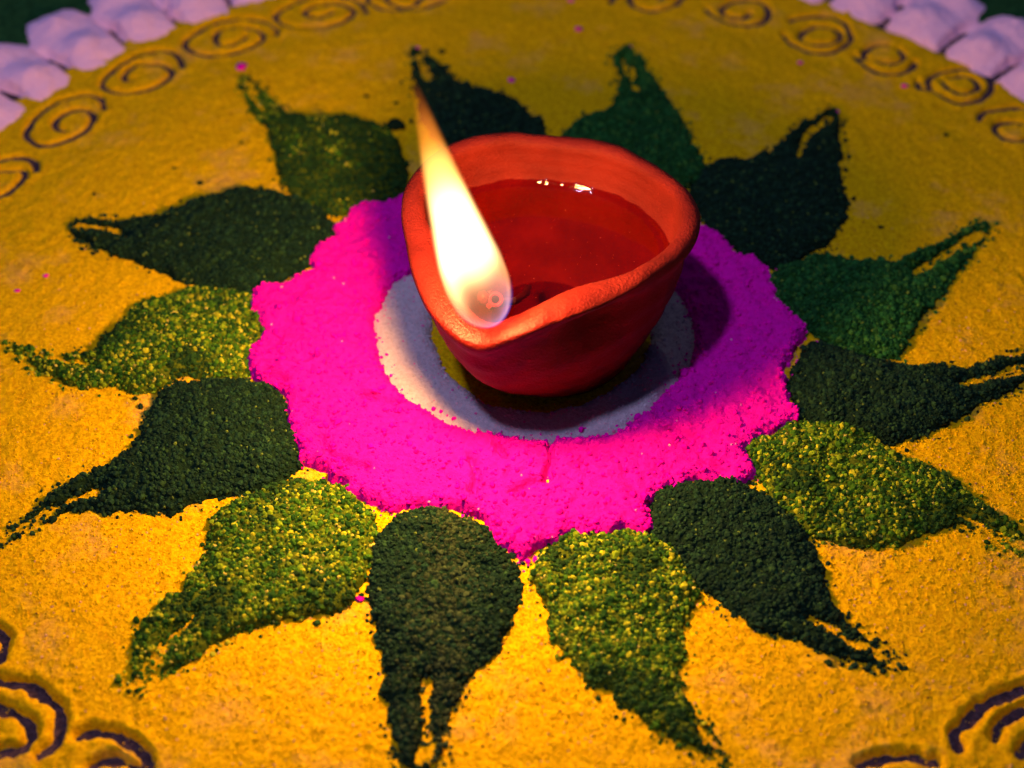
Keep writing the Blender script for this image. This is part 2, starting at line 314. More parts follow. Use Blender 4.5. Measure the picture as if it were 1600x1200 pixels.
def bed_edge(x, y):
    a = np.arctan2(y, x)
    return 197 + 2.0 * np.sin(5 * a + 1) - np.hypot(x, y) + 5 * fbm(x, y, 9, 2, 5)

def bed_height(x, y, groove=True):
    h = BED + .55 * fbm(x, y, 30, 2, 1) + .40 * fbm(x, y, 3.2, 3, 2) + .50 * noise(x, y, 1.4, 3)
    r = np.hypot(x, y)
    h = h - .9 * sstep(150, 168, r) * (y > 0)
    e = bed_edge(x, y)
    h = h * sstep(-3, 6, e) - .8 * sstep(3, -3, e)
    if groove:
        for i, s in enumerate(swirls):
            near = s[:, 1].mean() < 0
            w = 1.25 if near else .95
            lo = s.min(0) - 12; hi = s.max(0) + 12
            m = (x > lo[0]) & (x < hi[0]) & (y > lo[1]) & (y < hi[1])
            if not m.any(): continue
            d, t = line_dist(x[m], y[m], s)
            d = np.maximum(d + 1.4 * fbm(x[m], y[m], 2.2, 3, 40 + i) * (1 if near else .45), 0)
            end = sstep(-.02, .10, t) * sstep(1.02, .90, t) * .3 + .7
            gdep = (BED + 1.7 if near else BED + .9) * end
            if near: h[m] = h[m] - .55 * np.exp(-(d / 4.2) ** 2)
            h[m] = h[m] - gdep * np.exp(-(d / w) ** 2) + (.75 if near else .28) * np.exp(-((d - 2.2 * w) / (1.1 * w)) ** 2)
    return h

X, Y, F = grid_sheet(-202, 202, -202, 202, .62, lambda x, y: bed_edge(x, y) > -3.5)
H = bed_height(X, Y)
bed = mesh_obj('yellow_powder_disc', np.stack([X, Y, H], 1), F, M['yellow'])
tag(bed, 'broad round bed of yellow powder with spirals drawn round its rim', 'powder')
for s in swirls:
    near = s[:, 1].mean() < 0
    w = (2.8 if near else 1.5)
    T = np.gradient(s, axis=0); T /= np.linalg.norm(T, axis=1)[:, None] + 1e-9
    Nn = np.stack([-T[:, 1], T[:, 0]], 1); n = len(s)
    V = np.concatenate([np.c_[s + Nn * w, np.full(n, .2)], np.c_[s, np.full(n, .3)], np.c_[s - Nn * w, np.full(n, .2)]])
    i = np.arange(n - 1)
    mesh_obj('spiral_groove', V, np.concatenate([np.stack([i, i + n, i + n + 1, i + 1], 1), np.stack([i + n, i + 2 * n, i + 2 * n + 1, i + n + 1], 1)]), M['floor'], bed)

# loose yellow grains on the bed, denser towards the camera where they can be told apart
n = 60000
px = rng.uniform(-135, 135, n); py = rng.uniform(-140, 60, n)
m = rng.uniform(0, 1, n) < sstep(90, -120, py) * .85 + .15
px, py = px[m], py[m]
d0 = np.full(len(px), 99.)
for s in swirls:
    if s[:, 1].mean() < 0:
        d, _ = line_dist(px, py, s[::3]); d0 = np.minimum(d0, d)
mm_ = d0 > 3.4; px, py = px[mm_], py[mm_]
pr = rng.uniform(.16, .42, len(px))
base = np.array(YEL)[None] * rng.uniform(.72, 1.06, (len(px), 1))
odd = rng.uniform(0, 1, len(px)) < .045
base[odd] = np.array([.72, .42, .20]) * rng.uniform(.7, 1.1, (odd.sum(), 1))
odd = rng.uniform(0, 1, len(px)) < .012
base[odd] = np.array([.30, .13, .02])
grains('loose_grain', np.c_[px, py, bed_height(px, py, False) + pr * .2], pr, base, M['fine'], bed, 'oct')

gx = []
for s in swirls:
    if s[:, 1].mean() < 0: gx.append(s[rng.integers(0, len(s), 18)] + rng.normal(0, 1.2, (18, 2)))
gx = np.concatenate(gx); gr = np.clip(rng.lognormal(-1.5, .5, len(gx)), .08, .6)
gc = np.where(rng.uniform(0, 1, (len(gx), 1)) < .6, np.array(YEL)[None], np.array([[.10, .05, .09]])) * rng.uniform(.6, 1.1, (len(gx), 1))
grains('fallen_grain', np.c_[gx, np.full(len(gx), .45)], gr, gc, M['fine'], bed, 'oct')

# ------------------------------------------------------------------ mound helpers
def mound(name, sdf, box, step, height, shoulder, mat, rough_amp, seed, parent=None, lump=None, floor_z=None):
    def full(x, y):
        return sdf(x, y)
    x0, x1, y0, y1 = box
    X, Y, F = grid_sheet(x0, x1, y0, y1, step, lambda x, y: full(x, y) > -1.5 * step)
    return mesh_obj(name, np.c_[X, Y, mound_z(X, Y, sdf, height, shoulder, rough_amp, seed, lump)], F, mat, parent)

def mound_z(x, y, sdf, height, shoulder, rough_amp, seed, lump=None):
    s = sdf(x, y)
    t = np.clip(s / shoulder, 0, 1); prof = np.sqrt(np.clip(1 - (1 - t) ** 2, 0, 1))
    h = height * prof * (1 + (lump(x, y) if lump else 0))
    z = BED - .2 + h + rough_amp * fbm(x, y, 2.4, 3, seed) * sstep(0, .8, s)
    return np.where(s < 0, BED - 1.0 + np.maximum(s, -2) * .8, z)

def bbox(pts, pad=4):
    P = np.array(pts); return (P[:, 0].min() - pad, P[:, 0].max() + pad, P[:, 1].min() - pad, P[:, 1].max() + pad)

# ------------------------------------------------------------------ the fourteen leaves of green powder
KIND = {1: 'd', 2: 'm', 3: 'd', 4: 'm', 5: 'd', 6: 'l', 7: 'd', 8: 'l', 9: 'd', 10: 'l', 11: 'd', 12: 'l', 13: 'd', 14: 'l'}
LABEL = {
 1: 'dark green powder leaf directly behind the flame tip, mostly hidden by the clay lamp',
 2: 'leaf green powder leaf pointing straight back behind the clay lamp',
 3: 'very dark green powder leaf at the back right, right beside the clay rim',
 4: 'leaf green powder leaf at the right, pointing up to the right edge',
 5: 'dark green powder leaf reaching the right edge halfway down',
 6: 'yellow-green speckled powder leaf reaching the lower right edge',
 7: 'dark green powder leaf at lower right with thin reddish streak at its tip',
 8: 'yellow-green speckled leaf at the bottom, just right of the lowest pink point',
 9: 'dark green powder leaf at the bottom centre, nearest to the viewer',
 10: 'yellow-green speckled powder leaf at the lower left with hollow tip',
 11: 'dark green powder leaf at the left with crumbs trailing off its tip',
 12: 'yellow-green speckled powder leaf at the left edge with curled thin tip',
 13: 'dark green powder leaf at the upper left with a yellow eye near its tip',
 14: 'mottled olive green powder leaf at the back left beside the flame'}
PAL = {'d': [((.004, .022, .010), .52), ((.008, .036, .014), .35), ((.018, .060, .016), .11), ((.09, .15, .02), .02)],
       'm': [((.008, .065, .012), .45), ((.015, .11, .018), .40), ((.04, .15, .018), .13), ((.10, .18, .02), .02)],
       'l': [((.012, .06, .005), .30), ((.04, .13, .005), .32), ((.14, .24, .006), .24), ((.34, .38, .01), .11), ((.50, .46, .06), .03)]}
MAT = {'d': 'dark_green', 'm': 'mid_green', 'l': 'light_green'}
for k in range(1, 15):
    out, slit = LEAF[k]
    outline = smooth_line(out, 2.0, True); sl = smooth_line(slit, 1.5)
    tip = np.array(slit[0])
    def sdf(x, y, outline=outline, sl=sl, k=k):
        s = poly_sd(x, y, outline) + 2.2 * fbm(x, y, 4.5, 4, 60 + k)
        d, t = line_dist(x, y, sl)
        wid = 1.9 * (1 - .55 * t)
        return np.minimum(s, d - wid + 1.6 * fbm(x, y, 3.5, 2, 90 + k))
    box = bbox(outline)
    lump = lambda x, y, k=k: .5 * fbm(x, y, 16, 2, 120 + k) + .30 * fbm(x, y, 4.5, 2, 140 + k)
    hgt, sh = 3.7, 10.0
    leaf = mound('powder_leaf', sdf, box, .8, hgt, sh, M[MAT[KIND[k]]], .9, 30 + k, None, lump)
    tag(leaf, LABEL[k], 'powder leaf', 'green powder leaves round the star')
    n = 13000
    x = rng.uniform(box[0], box[1], n); y = rng.uniform(box[2], box[3], n)
    s = sdf(x, y)
    tipd = np.hypot(x - tip[0], y - tip[1])
    ok = (s > -.1) | ((s > -2.6) & (rng.uniform(0, 1, n) < .06 + .30 * np.exp(-(tipd / 14) ** 2) * (fbm(x, y, 4, 2, 160 + k) > .02)))
    x, y, s = x[ok], y[ok], s[ok]
    cap = 4300
    if len(x) > cap: x, y, s = x[:cap], y[:cap], s[:cap]
    r = np.clip(rng.lognormal(-.78, .34, len(x)), .20, 1.0)
    z = np.where(s > 0, mound_z(x, y, sdf, hgt, sh, .9, 30 + k, lump) + .1 * r, bed_height(x, y, False) + .3 * r)
    pal = PAL[KIND[k]]; pick = rng.choice(len(pal), len(x), p=[q for _, q in pal])
    col = np.array([c for c, _ in pal])[pick] * rng.uniform(.7, 1.35, (len(x), 1))
    r = np.where(pick >= len(pal) - 1, np.minimum(r, .5), r)
    if KIND[k] == 'l':     # the light leaves were sifted unevenly: darker patches
        dk = fbm(x, y, 13, 2, 200 + k) + rng.normal(0, .12, len(x)) < (-.12 if k != 14 else .24)
        col[dk] = np.array([.012, .045, .006]) * rng.uniform(.6, 1.6, (dk.sum(), 1))
    if k == 9:             # a dusting of pale olive along the middle of this leaf
        dk = rng.uniform(0, 1, len(x)) < .75 * np.exp(-((x + 19 - .04 * (y + 70)) / 7.5) ** 2)
        col[dk] = np.array([.028, .050, .016]) * rng.uniform(.6, 1.5, (dk.sum(), 1))
    grains('powder_grains', np.c_[x, y, z], r, col, M['grain'], leaf)

# ------------------------------------------------------------------ magenta star, white ring
white_out = smooth_line(WHITE_OUT, 1.5, True); white_in = smooth_line(WHITE_IN, 1.5, True)
pink_out = np.array(PINK)
cracks = [smooth_line(c, 1.0) for c in CRACKS]
def white_edge(x, y): return poly_sd(x, y, white_out) + 1.3 * fbm(x, y, 3.5, 3, 301)
def pink_sdf(x, y):
    s = poly_sd(x, y, pink_out) + 2.9 * fbm(x, y, 4.6, 4, 302)
    return np.minimum(s, .5 - white_edge(x, y))
def pink_lump(x, y):
    r = .30 * fbm(x, y, 14, 2, 303) + .40 * fbm(x, y, 5, 3, 304)
    for i, c in enumerate(cracks):
        lo = c.min(0) - 5; hi = c.max(0) + 5
        m = (x > lo[0]) & (x < hi[0]) & (y > lo[1]) & (y < hi[1])
        if m.any():
            d, t = line_dist(x[m], y[m], c)
            wd = .9 + 1.4 * noise(x[m], y[m], 2.5, 310 + i)
            r[m] = r[m] - .85 * np.exp(-(d / np.maximum(wd, .25)) ** 2)
    return np.maximum(r, -.76)
star = mound('pink_powder_star', pink_sdf, bbox(pink_out), .5, 3.4, 3.0, M['pink'], 1.0, 305, None, pink_lump)
tag(star, 'bright magenta powder star with jagged edge surrounding the clay lamp', 'powder')
b = bbox(pink_out); n = 60000
x = rng.uniform(b[0], b[1], n); y = rng.uniform(b[2], b[3], n); s = pink_sdf(x, y)
pr_ = np.where(s < 0, .10 * (s > -2.0), np.where(s < 3, .42, .16))
ok = rng.uniform(0, 1, n) < pr_; x, y, s = x[ok][:14000], y[ok][:14000], s[ok][:14000]
r = np.clip(rng.lognormal(-1.0, .45, len(x)), .14, 1.2)
inwhite = white_edge(x, y) > .5
z = np.where(s > 0, mound_z(x, y, pink_sdf, 3.4, 3.0, 1.0, 305, pink_lump), BED + np.where(inwhite, 2.3, .2)) + .15 * r
col = np.tile(np.array([.90, .0015, .47]), (len(x), 1)) * rng.uniform(.85, 1.05, (len(x), 1))
pale = rng.uniform(0, 1, len(x)) < .012
col[pale] = (.85, .30, .55)
r[pale] = np.minimum(r[pale], .35)
grains('powder_crumbs', np.c_[x, y, z], r, col, M['fine'], star)

def white_sdf(x, y): return np.minimum(white_edge(x, y) + .6, 1.2 - poly_sd(x, y, white_in) + 1.3 * fbm(x, y, 5, 3, 320))
ring = mound('white_powder_ring', white_sdf, bbox(white_out), .5, 3.0, 4.5, M['white'], .35, 321, None, lambda x, y: .35 * fbm(x, y, 9, 2, 322))
tag(ring, 'white powder ring on the yellow powder round the foot of the clay lamp', 'powder')
b = bbox(white_out); n = 9000
x = rng.uniform(b[0], b[1], n); y = rng.uniform(b[2], b[3], n); s = white_sdf(x, y)
ok = (s > -.6) & (rng.uniform(0, 1, n) < np.where(s < 3, .8, .3)); x, y = x[ok], y[ok]
r = np.clip(rng.lognormal(-1.3, .35, len(x)), .12, .6)
col = np.tile(np.array([.66, .56, .57]), (len(x), 1)) * rng.uniform(.8, 1.05, (len(x), 1))
dk = rng.uniform(0, 1, len(x)) < .16; col[dk] = (.72, .20, .40)
grains('powder_crumbs', np.c_[x, y, mound_z(x, y, white_sdf, 3.0, 4.5, .35, 321, lambda x, y: .35 * fbm(x, y, 9, 2, 322))], r, col, M['fine'], ring)

# ------------------------------------------------------------------ white scallops and the green band beyond them
edges_left = [152.0, 145.2, 139.4, 132.8, 126.9, 121.0, 115.2]
edges_right = [64.0, 58.4, 52.2, 45.3, 39.2, 33.0, 27.0]
def scallop(a0, a1, seed, label):
    A0, A1 = math.radians(min(a0, a1)), math.radians(max(a0, a1)); am = (A0 + A1) / 2; hw = (A1 - A0) / 2
    rin, rout = (189.0, 226.0) if am > math.pi / 2 else (193.5, 229.0)
    nu, nv = 56, 72
    U, W = np.meshgrid(np.linspace(-1.12, 1.12, nu), np.linspace(-.12, 1.12, nv))
    Rr = rin + (rout - rin) * W; A = am + U * hw
    x = Rr * np.cos(A); y = Rr * np.sin(A)
    wob = fbm(x, y, 8, 3, seed)
    edge = 1 - np.abs(U / 1.10) ** 4 - np.clip((W - .50) / .52, 0, 2) ** 2.3 * (1 + .5 * U ** 2) - np.clip((.30 - W) / .32, 0, 2) ** 2 + .22 * wob + .22 * fbm(x, y, 3, 2, seed + 9)
    # pinched lobes: an outer and an inner dome with a saddle between
    dome = .40 + .62 * np.exp(-((W - .80) / .20) ** 2 - (U / .7) ** 2) + .55 * np.exp(-((W - .30) / .20) ** 2 - ((U - .1) / .62) ** 2) + .10 * wob
    h = 6.4 * dome * np.sqrt(np.clip(edge, 0, 1)) + .25 * fbm(x, y, 1.6, 2, seed + 3)
    crease = sstep(.74, 1.0, np.abs(U) + .25 * fbm(x, y, 5, 2, seed + 5)) * sstep(.66, .42, W) * sstep(-.05, .12, W)
    h = h * (1 - .80 * crease) * (1 - .30 * sstep(.7, 1.05, np.abs(U)))
    z = np.where(edge > 0, h + .3 - .9 * crease, -.6)
    I = np.arange(nu * nv).reshape(nv, nu)
    F = np.stack([I[:-1, :-1].ravel(), I[:-1, 1:].ravel(), I[1:, 1:].ravel(), I[1:, :-1].ravel()], 1)
    o = mesh_obj('white_powder_scallop', np.c_[x.ravel(), y.ravel(), z.ravel()], F, M['scallop'])
    tag(o, label, 'powder scallop', 'white powder scallops along the yellow rim')
ordn = ['first', 'second', 'third', 'fourth', 'fifth', 'sixth']
for i in range(6):
    scallop(edges_left[i], edges_left[i + 1], 400 + 7 * i, f'white powder scallop at the top left, {ordn[i]} from the left edge')
    scallop(edges_right[5 - i], edges_right[6 - i], 500 + 7 * i, f'white powder scallop at the top right, {ordn[i]} from the right edge')

nr, na = 60, 260
R_, A_ = np.meshgrid(np.linspace(214, 330, nr), np.radians(np.linspace(10, 170, na)))
x = (R_ * np.cos(A_)).ravel(); y = (R_ * np.sin(A_)).ravel()
z = 1.6 + 1.6 * fbm(x, y, 7, 3, 600) - 1.9 * sstep(219, 214, np.hypot(x, y))
I = np.arange(nr * na).reshape(na, nr)
F = np.stack([I[:-1, :-1].ravel(), I[:-1, 1:].ravel(), I[1:, 1:].ravel(), I[1:, :-1].ravel()], 1)
o = mesh_obj('green_powder_band', np.c_[x, y, z], F[:, ::-1].copy(), M['border_green'])
tag(o, 'dark bottle green powder band beyond the white scallops in the top corners', 'powder')

# ------------------------------------------------------------------ stray specks and crumbs
def crumb(name, x, y, r, mat, seed, flat=.45):
    g = np.random.default_rng(seed)
    nv, nu = 7, 12; V = []
    for i in range(nv):
        t = math.pi * i / (nv - 1)
        for j in range(nu):
            a = 2 * math.pi * j / nu
            q = r * (1 + .25 * g.normal() * math.sin(t)) * 1.0
            V.append((x + q * math.sin(t) * math.cos(a) * 1.15, y + q * math.sin(t) * math.sin(a), 0 + flat * q * math.cos(t)))
    V = np.array(V); V[:, 2] += float(bed_height(np.array([x]), np.array([y]), False)[0]) + .15 * r
    F = [(i * nu + j, i * nu + (j + 1) % nu, (i + 1) * nu + (j + 1) % nu, (i + 1) * nu + j) for i in range(nv - 1) for j in range(nu)]
    return mesh_obj(name, V, np.array(F)[:, ::-1].copy(), mat)
SPECK_LABEL = ['long magenta speck on the yellow powder left of the flame tip', 'magenta speck at the top edge right of centre', 'magenta speck just below the top edge one',
 'small magenta speck behind the clay lamp between two leaves', 'magenta speck on the lower left speckled leaf edge', 'tiny pink speck at the tip of the leaf behind the flame',
 'magenta speck on the tip of the back right dark leaf', 'faint pink speck near the right spirals', 'faint pink speck on the yellow powder at the back right',
 'tiny pink speck near the left dark leaf', 'tiny pink speck by the left edge above the curled leaf', 'tiny magenta speck just behind the rim of the clay lamp', 'faint pink speck by the tip of the leaf pointing back']
for i, (x, y, r) in enumerate(SPECKS):
    if i == 11: continue
    tag(crumb('pink_speck', x, y, r, M['pink'], 700 + i), SPECK_LABEL[i], 'speck', 'stray pink specks')
CRUMB_LABEL = ['round dark green clump on the yellow just left of the flame', 'small dark round crumb right of the flame tip', 'tiny dark crumb left of the flame', 'dark crumb above the upper left leaf',
 'tiny dark crumb on the yellow, further up from the upper left leaf', 'tiny dark crumb left of the back left leaf', 'tiny dark crumb below the left spirals', 'dark green crumb alone on the yellow near the right spirals',
 'tiny green crumb between flame and back left leaf', 'small green crumb right of the back right dark leaf', 'tiny green crumb above the right leaf', 'dark green crumb below the left dark leaf']
for i, (x, y, r) in enumerate(CRUMBS):
    tag(crumb('green_crumb', x, y, r, M['dark_green'], 750 + i, .6), CRUMB_LABEL[i], 'crumb', 'stray green crumbs')

# ------------------------------------------------------------------ clay lamp
def clay():
    m, nt, N, L, p = new_mat('terracotta')
    tc = N.new('ShaderNodeTexCoord')
    n1 = N.new('ShaderNodeTexNoise'); n1.inputs['Scale'].default_value = 90; n1.inputs['Detail'].default_value = 6
    n2 = N.new('ShaderNodeTexNoise'); n2.inputs['Scale'].default_value = 1500; n2.inputs['Detail'].default_value = 4
    n3 = N.new('ShaderNodeTexNoise'); n3.inputs['Scale'].default_value = 220; n3.inputs['Detail'].default_value = 5
    for n in (n1, n2, n3): L.new(tc.outputs['Object'], n.inputs['Vector'])
    r = N.new('ShaderNodeValToRGB')
    r.color_ramp.elements[0].position = .3; r.color_ramp.elements[0].color = (.100, .0055, .0036, 1)
    r.color_ramp.elements[1].position = .7; r.color_ramp.elements[1].color = (.160, .0112, .0066, 1)
    L.new(n1.outputs[0], r.inputs[0])
    # oil-soaked clay round the spout is glossier
    vd = N.new('ShaderNodeVectorMath'); vd.operation = 'DISTANCE'; vd.inputs[1].default_value = (-.010, -.040, .041)
    L.new(tc.outputs['Object'], vd.inputs[0])
    # ... and darkened by oil and soot, with a ragged edge; fainter oil stains run along the lip
    w1 = N.new('ShaderNodeMapRange'); w1.inputs[1].default_value = .020; w1.inputs[2].default_value = .007; w1.inputs[3].default_value = 0; w1.inputs[4].default_value = 1
    wn = N.new('ShaderNodeMath'); wn.operation = 'MULTIPLY_ADD'; wn.inputs[1].default_value = .022; L.new(n3.outputs[0], wn.inputs[0]); 
    ws = N.new('ShaderNodeMath'); ws.operation = 'SUBTRACT'; ws.inputs[1].default_value = .011
    L.new(vd.outputs['Value'], wn.inputs[2]); L.new(wn.outputs[0], ws.inputs[0]); L.new(ws.outputs[0], w1.inputs[0])
    st = N.new('ShaderNodeTexNoise'); st.inputs['Scale'].default_value = 55; st.inputs['Detail'].default_value = 7; L.new(tc.outputs['Object'], st.inputs['Vector'])
    s2 = N.new('ShaderNodeMapRange'); s2.inputs[1].default_value = .54; s2.inputs[2].default_value = .66; s2.inputs[3].default_value = 0; s2.inputs[4].default_value = .30
    L.new(st.outputs[0], s2.inputs[0])
    mxw = N.new('ShaderNodeMath'); mxw.operation = 'MAXIMUM'; L.new(w1.outputs[0], mxw.inputs[0]); L.new(s2.outputs[0], mxw.inputs[1])
    mk = N.new('ShaderNodeMix'); mk.data_type = 'RGBA'; mk.inputs[7].default_value = (.055, .0022, .0018, 1)
    L.new(mxw.outputs[0], mk.inputs[0]); L.new(r.outputs[0], mk.inputs[6]); L.new(mk.outputs[2], p.inputs['Base Color'])
    rr = N.new('ShaderNodeMapRange'); rr.inputs[1].default_value = .008; rr.inputs[2].default_value = .030
    rr.inputs[3].default_value = .42; rr.inputs[4].default_value = .66
    p.inputs['Specular IOR Level'].default_value = .16
    L.new(vd.outputs['Value'], rr.inputs[0])
    ad = N.new('ShaderNodeMath'); ad.operation = 'MULTIPLY_ADD'; ad.inputs[1].default_value = .3
    L.new(n3.outputs[0], ad.inputs[0]); L.new(rr.outputs[0], ad.inputs[2])
    sb = N.new('ShaderNodeMath'); sb.operation = 'SUBTRACT'; sb.inputs[1].default_value = .12
    L.new(ad.outputs[0], sb.inputs[0]); L.new(sb.outputs[0], p.inputs['Roughness'])
    b1 = N.new('ShaderNodeBump'); b1.inputs['Strength'].default_value = .8; b1.inputs['Distance'].default_value = .00042
    b2 = N.new('ShaderNodeBump'); b2.inputs['Strength'].default_value = .22; b2.inputs['Distance'].default_value = .0010
    L.new(n2.outputs[0], b1.inputs['Height']); L.new(n3.outputs[0], b2.inputs['Height'])
    L.new(b2.outputs[0], b1.inputs['Normal']); L.new(b1.outputs[0], p.inputs['Normal'])
    return m
M['clay'] = clay()

AX = np.array([5.0, -1.0]); BASE_C = np.array([6.5, -1.0])
FOOT = BED + .6
rim = smooth_line(RIM, .8, True)
ra = np.arctan2(rim[:, 1] - AX[1], rim[:, 0] - AX[0]); rr_ = np.hypot(rim[:, 1] - AX[1], rim[:, 0] - AX[0])
o_ = np.argsort(ra); ra, rr_, rz_ = ra[o_], rr_[o_], rim[o_, 2]
NP = 240
PHI = np.linspace(-math.pi, math.pi, NP, endpoint=False)
def per(a, v): return np.interp(a, np.r_[ra - 2 * math.pi, ra, ra + 2 * math.pi], np.r_[v, v, v])
RC = per(PHI, rr_); RZ = per(PHI, rz_)
RZ = RZ + .5 * np.sin(3 * PHI + 1) + .3 * np.sin(7 * PHI)
PS = math.atan2(-41.0 - AX[1], -11.0 - AX[0])
dphi = (PHI - PS + math.pi) % (2 * math.pi) - math.pi
THK = 2.5 + .2 * np.sin(5 * PHI + 2) + 2.0 * np.exp(-(dphi / .5) ** 2)
LEFT = 2.3 * np.exp(-((dphi + .85) / .62) ** 2)
RC = RC - .9 * LEFT; THK = THK + .9 * LEFT
PINCH = np.exp(-((dphi - .66) / .40) ** 2)
THK = THK + 1.7 * PINCH; RC = RC - .5 * PINCH
cosP, sinP = np.cos(PHI), np.sin(PHI)
def ringv(rad, z, cx):
    return np.c_[cx[0] + rad * cosP, cx[1] + rad * sinP, z * np.ones(NP)]
rows = []
rows.append(ringv(np.full(NP, 12.0), np.full(NP, FOOT), BASE_C))
rows.append(ringv(np.full(NP, 19.0), np.full(NP, FOOT), BASE_C))
for s in np.linspace(0, 1, 44):
    Ro = RC + THK
    lip = sstep(.80, .97, np.array(s))
    body = 21.5 + (Ro - 2.6 - 21.5) * (1 - (1 - s) ** 2.1)
    rad = body + (2.6 - .3) * lip - 6.0 * PINCH * math.exp(-((s - .78) / .17) ** 2) - .8 * math.exp(-((s - .84) / .05) ** 2) * (.4 + PINCH)
    rad = rad + .16 * np.sin(s * 40 + .8 * np.sin(PHI)) + .35 * noise(PHI * 5 + 3, np.full(NP, s * 6), 1.0, 801) * min(1, 6 * (1 - s))
    top = RZ - 1.6
    z = FOOT + .6 + s * (top - FOOT - .6)
    c = BASE_C * (1 - s) + AX * s
    rows.append(ringv(rad, z, c))
for q in np.linspace(.12, .88, 12):      # the rounded lip
    a = math.pi * q
    rows.append(ringv(RC + THK * math.cos(a) + .25 * noise(PHI * 14, np.full(NP, q * 4), 1.0, 805), RZ - 1.6 + (2.1 + .8 * PINCH) * math.sin(a) + .25 * noise(PHI * 9, np.full(NP, q * 3), 1.0, 803) + .14 * noise(PHI * 30, np.full(NP, q * 7), 1.0, 809), AX))
FLOORIN = 9.0
def inner_r(s): return 12.0 + (RC - THK - 12.0) * (1 - (1 - s) ** 2.6)
for s in np.linspace(1, 0, 34):
    z = FLOORIN + s * (RZ - 1.8 - FLOORIN)
    rows.append(ringv(inner_r(s) + .12 * noise(PHI * 8, np.full(NP, s * 12), 1.0, 807) + .10 * np.sin(s * 60 + PHI), z, AX))
for f_ in (.6, .3):
    rows.append(ringv(inner_r(0) * f_, np.full(NP, FLOORIN - .6), AX))
V = np.concatenate(rows); nrow = len(rows)
I = np.arange(nrow * NP).reshape(nrow, NP); J = np.roll(I, -1, 1)
Q = np.stack([I[:-1].ravel(), J[:-1].ravel(), J[1:].ravel(), I[1:].ravel()], 1)
V = np.r_[V, [[*BASE_C, FOOT], [*AX, FLOORIN - .8]]]
cb, ct = nrow * NP, nrow * NP + 1
T1 = np.stack([J[0], I[0], np.full(NP, cb)], 1); T2 = np.stack([I[-1], J[-1], np.full(NP, ct)], 1)
bowl = mesh_obj('clay_lamp', V, [Q, T1, T2], M['clay'])
tag(bowl, 'round red terracotta oil lamp with a pinched spout at its front left', 'oil lamp')

# small cracks and scratches pressed into the rim
# ------------------------------------------------------------------ oil
def oil_mat():
    m, nt, N, L, p = new_mat('lamp_oil'); N.remove(p)
    tr = N.new('ShaderNodeBsdfTransparent'); tr.inputs[0].default_value = (.76, .31, .20, 1)
    gl = N.new('ShaderNodeBsdfGlossy'); gl.inputs['Roughness'].default_value = .035; gl.inputs[0].default_value = (1, 1, 1, 1)
    fr = N.new('ShaderNodeFresnel'); fr.inputs[0].default_value = 1.47
    mx = N.new('ShaderNodeMixShader')
    ge = N.new('ShaderNodeNewGeometry'); om = N.new('ShaderNodeMath'); om.operation = 'SUBTRACT'; om.inputs[0].default_value = 1.0
    L.new(ge.outputs['Backfacing'], om.inputs[1])
    mu = N.new('ShaderNodeMath'); mu.operation = 'MULTIPLY'; L.new(fr.outputs[0], mu.inputs[0]); L.new(om.outputs[0], mu.inputs[1])
    L.new(mu.outputs[0], mx.inputs[0]); L.new(tr.outputs[0], mx.inputs[1]); L.new(gl.outputs[0], mx.inputs[2])
    L.new(mx.outputs[0], N['Material Output'].inputs[0])
    return m
M['oil'] = oil_mat()
OILZ = 30.5
def inner_at(z):
    s = np.clip((z - FLOORIN) / (RZ - 1.8 - FLOORIN), 0, 1); return inner_r(s)
rows = []
for z in (FLOORIN + 2, 15, 20, 26, OILZ + 1.7): rows.append(ringv(inner_at(z) + .7, z, AX))
ri = inner_at(OILZ)
for d, up in ((0, 1.55), (.2, 1.12), (.45, .76), (.8, .45), (1.3, .22), (2.0, .08), (3.0, 0), (8, 0), (16, 0)): rows.append(ringv(np.maximum(ri - d, .5), OILZ + up * (1 + .45 * noise(PHI * 16, np.full(NP, d), 1.0, 811)), AX))
V = np.concatenate(rows); nrow = len(rows)
I = np.arange(nrow * NP).reshape(nrow, NP); J = np.roll(I, -1, 1)
Q = np.stack([I[:-1].ravel(), J[:-1].ravel(), J[1:].ravel(), I[1:].ravel()], 1)
V = np.r_[V, [[*AX, FLOORIN + 2], [*AX, OILZ]]]
T1 = np.stack([J[0], I[0], np.full(NP, nrow * NP)], 1); T2 = np.stack([I[-1], J[-1], np.full(NP, nrow * NP + 1)], 1)
oil = mesh_obj('lamp_oil', V, [Q, T1, T2], M['oil'])
tag(oil, 'clear amber oil filling the red clay lamp', 'oil')
n = 60
a = rng.uniform(0, 2 * math.pi, n); q = np.sqrt(rng.uniform(0, 1, n)) * 24
grains('oil_bubbles', np.c_[AX[0] + 2 + q * np.cos(a), AX[1] + 4 + q * np.sin(a) * .8, np.full(n, OILZ - .05)], rng.uniform(.04, .11, n), np.tile([.8, .45, .25], (n, 1)), M['grain'], oil, 'oct')

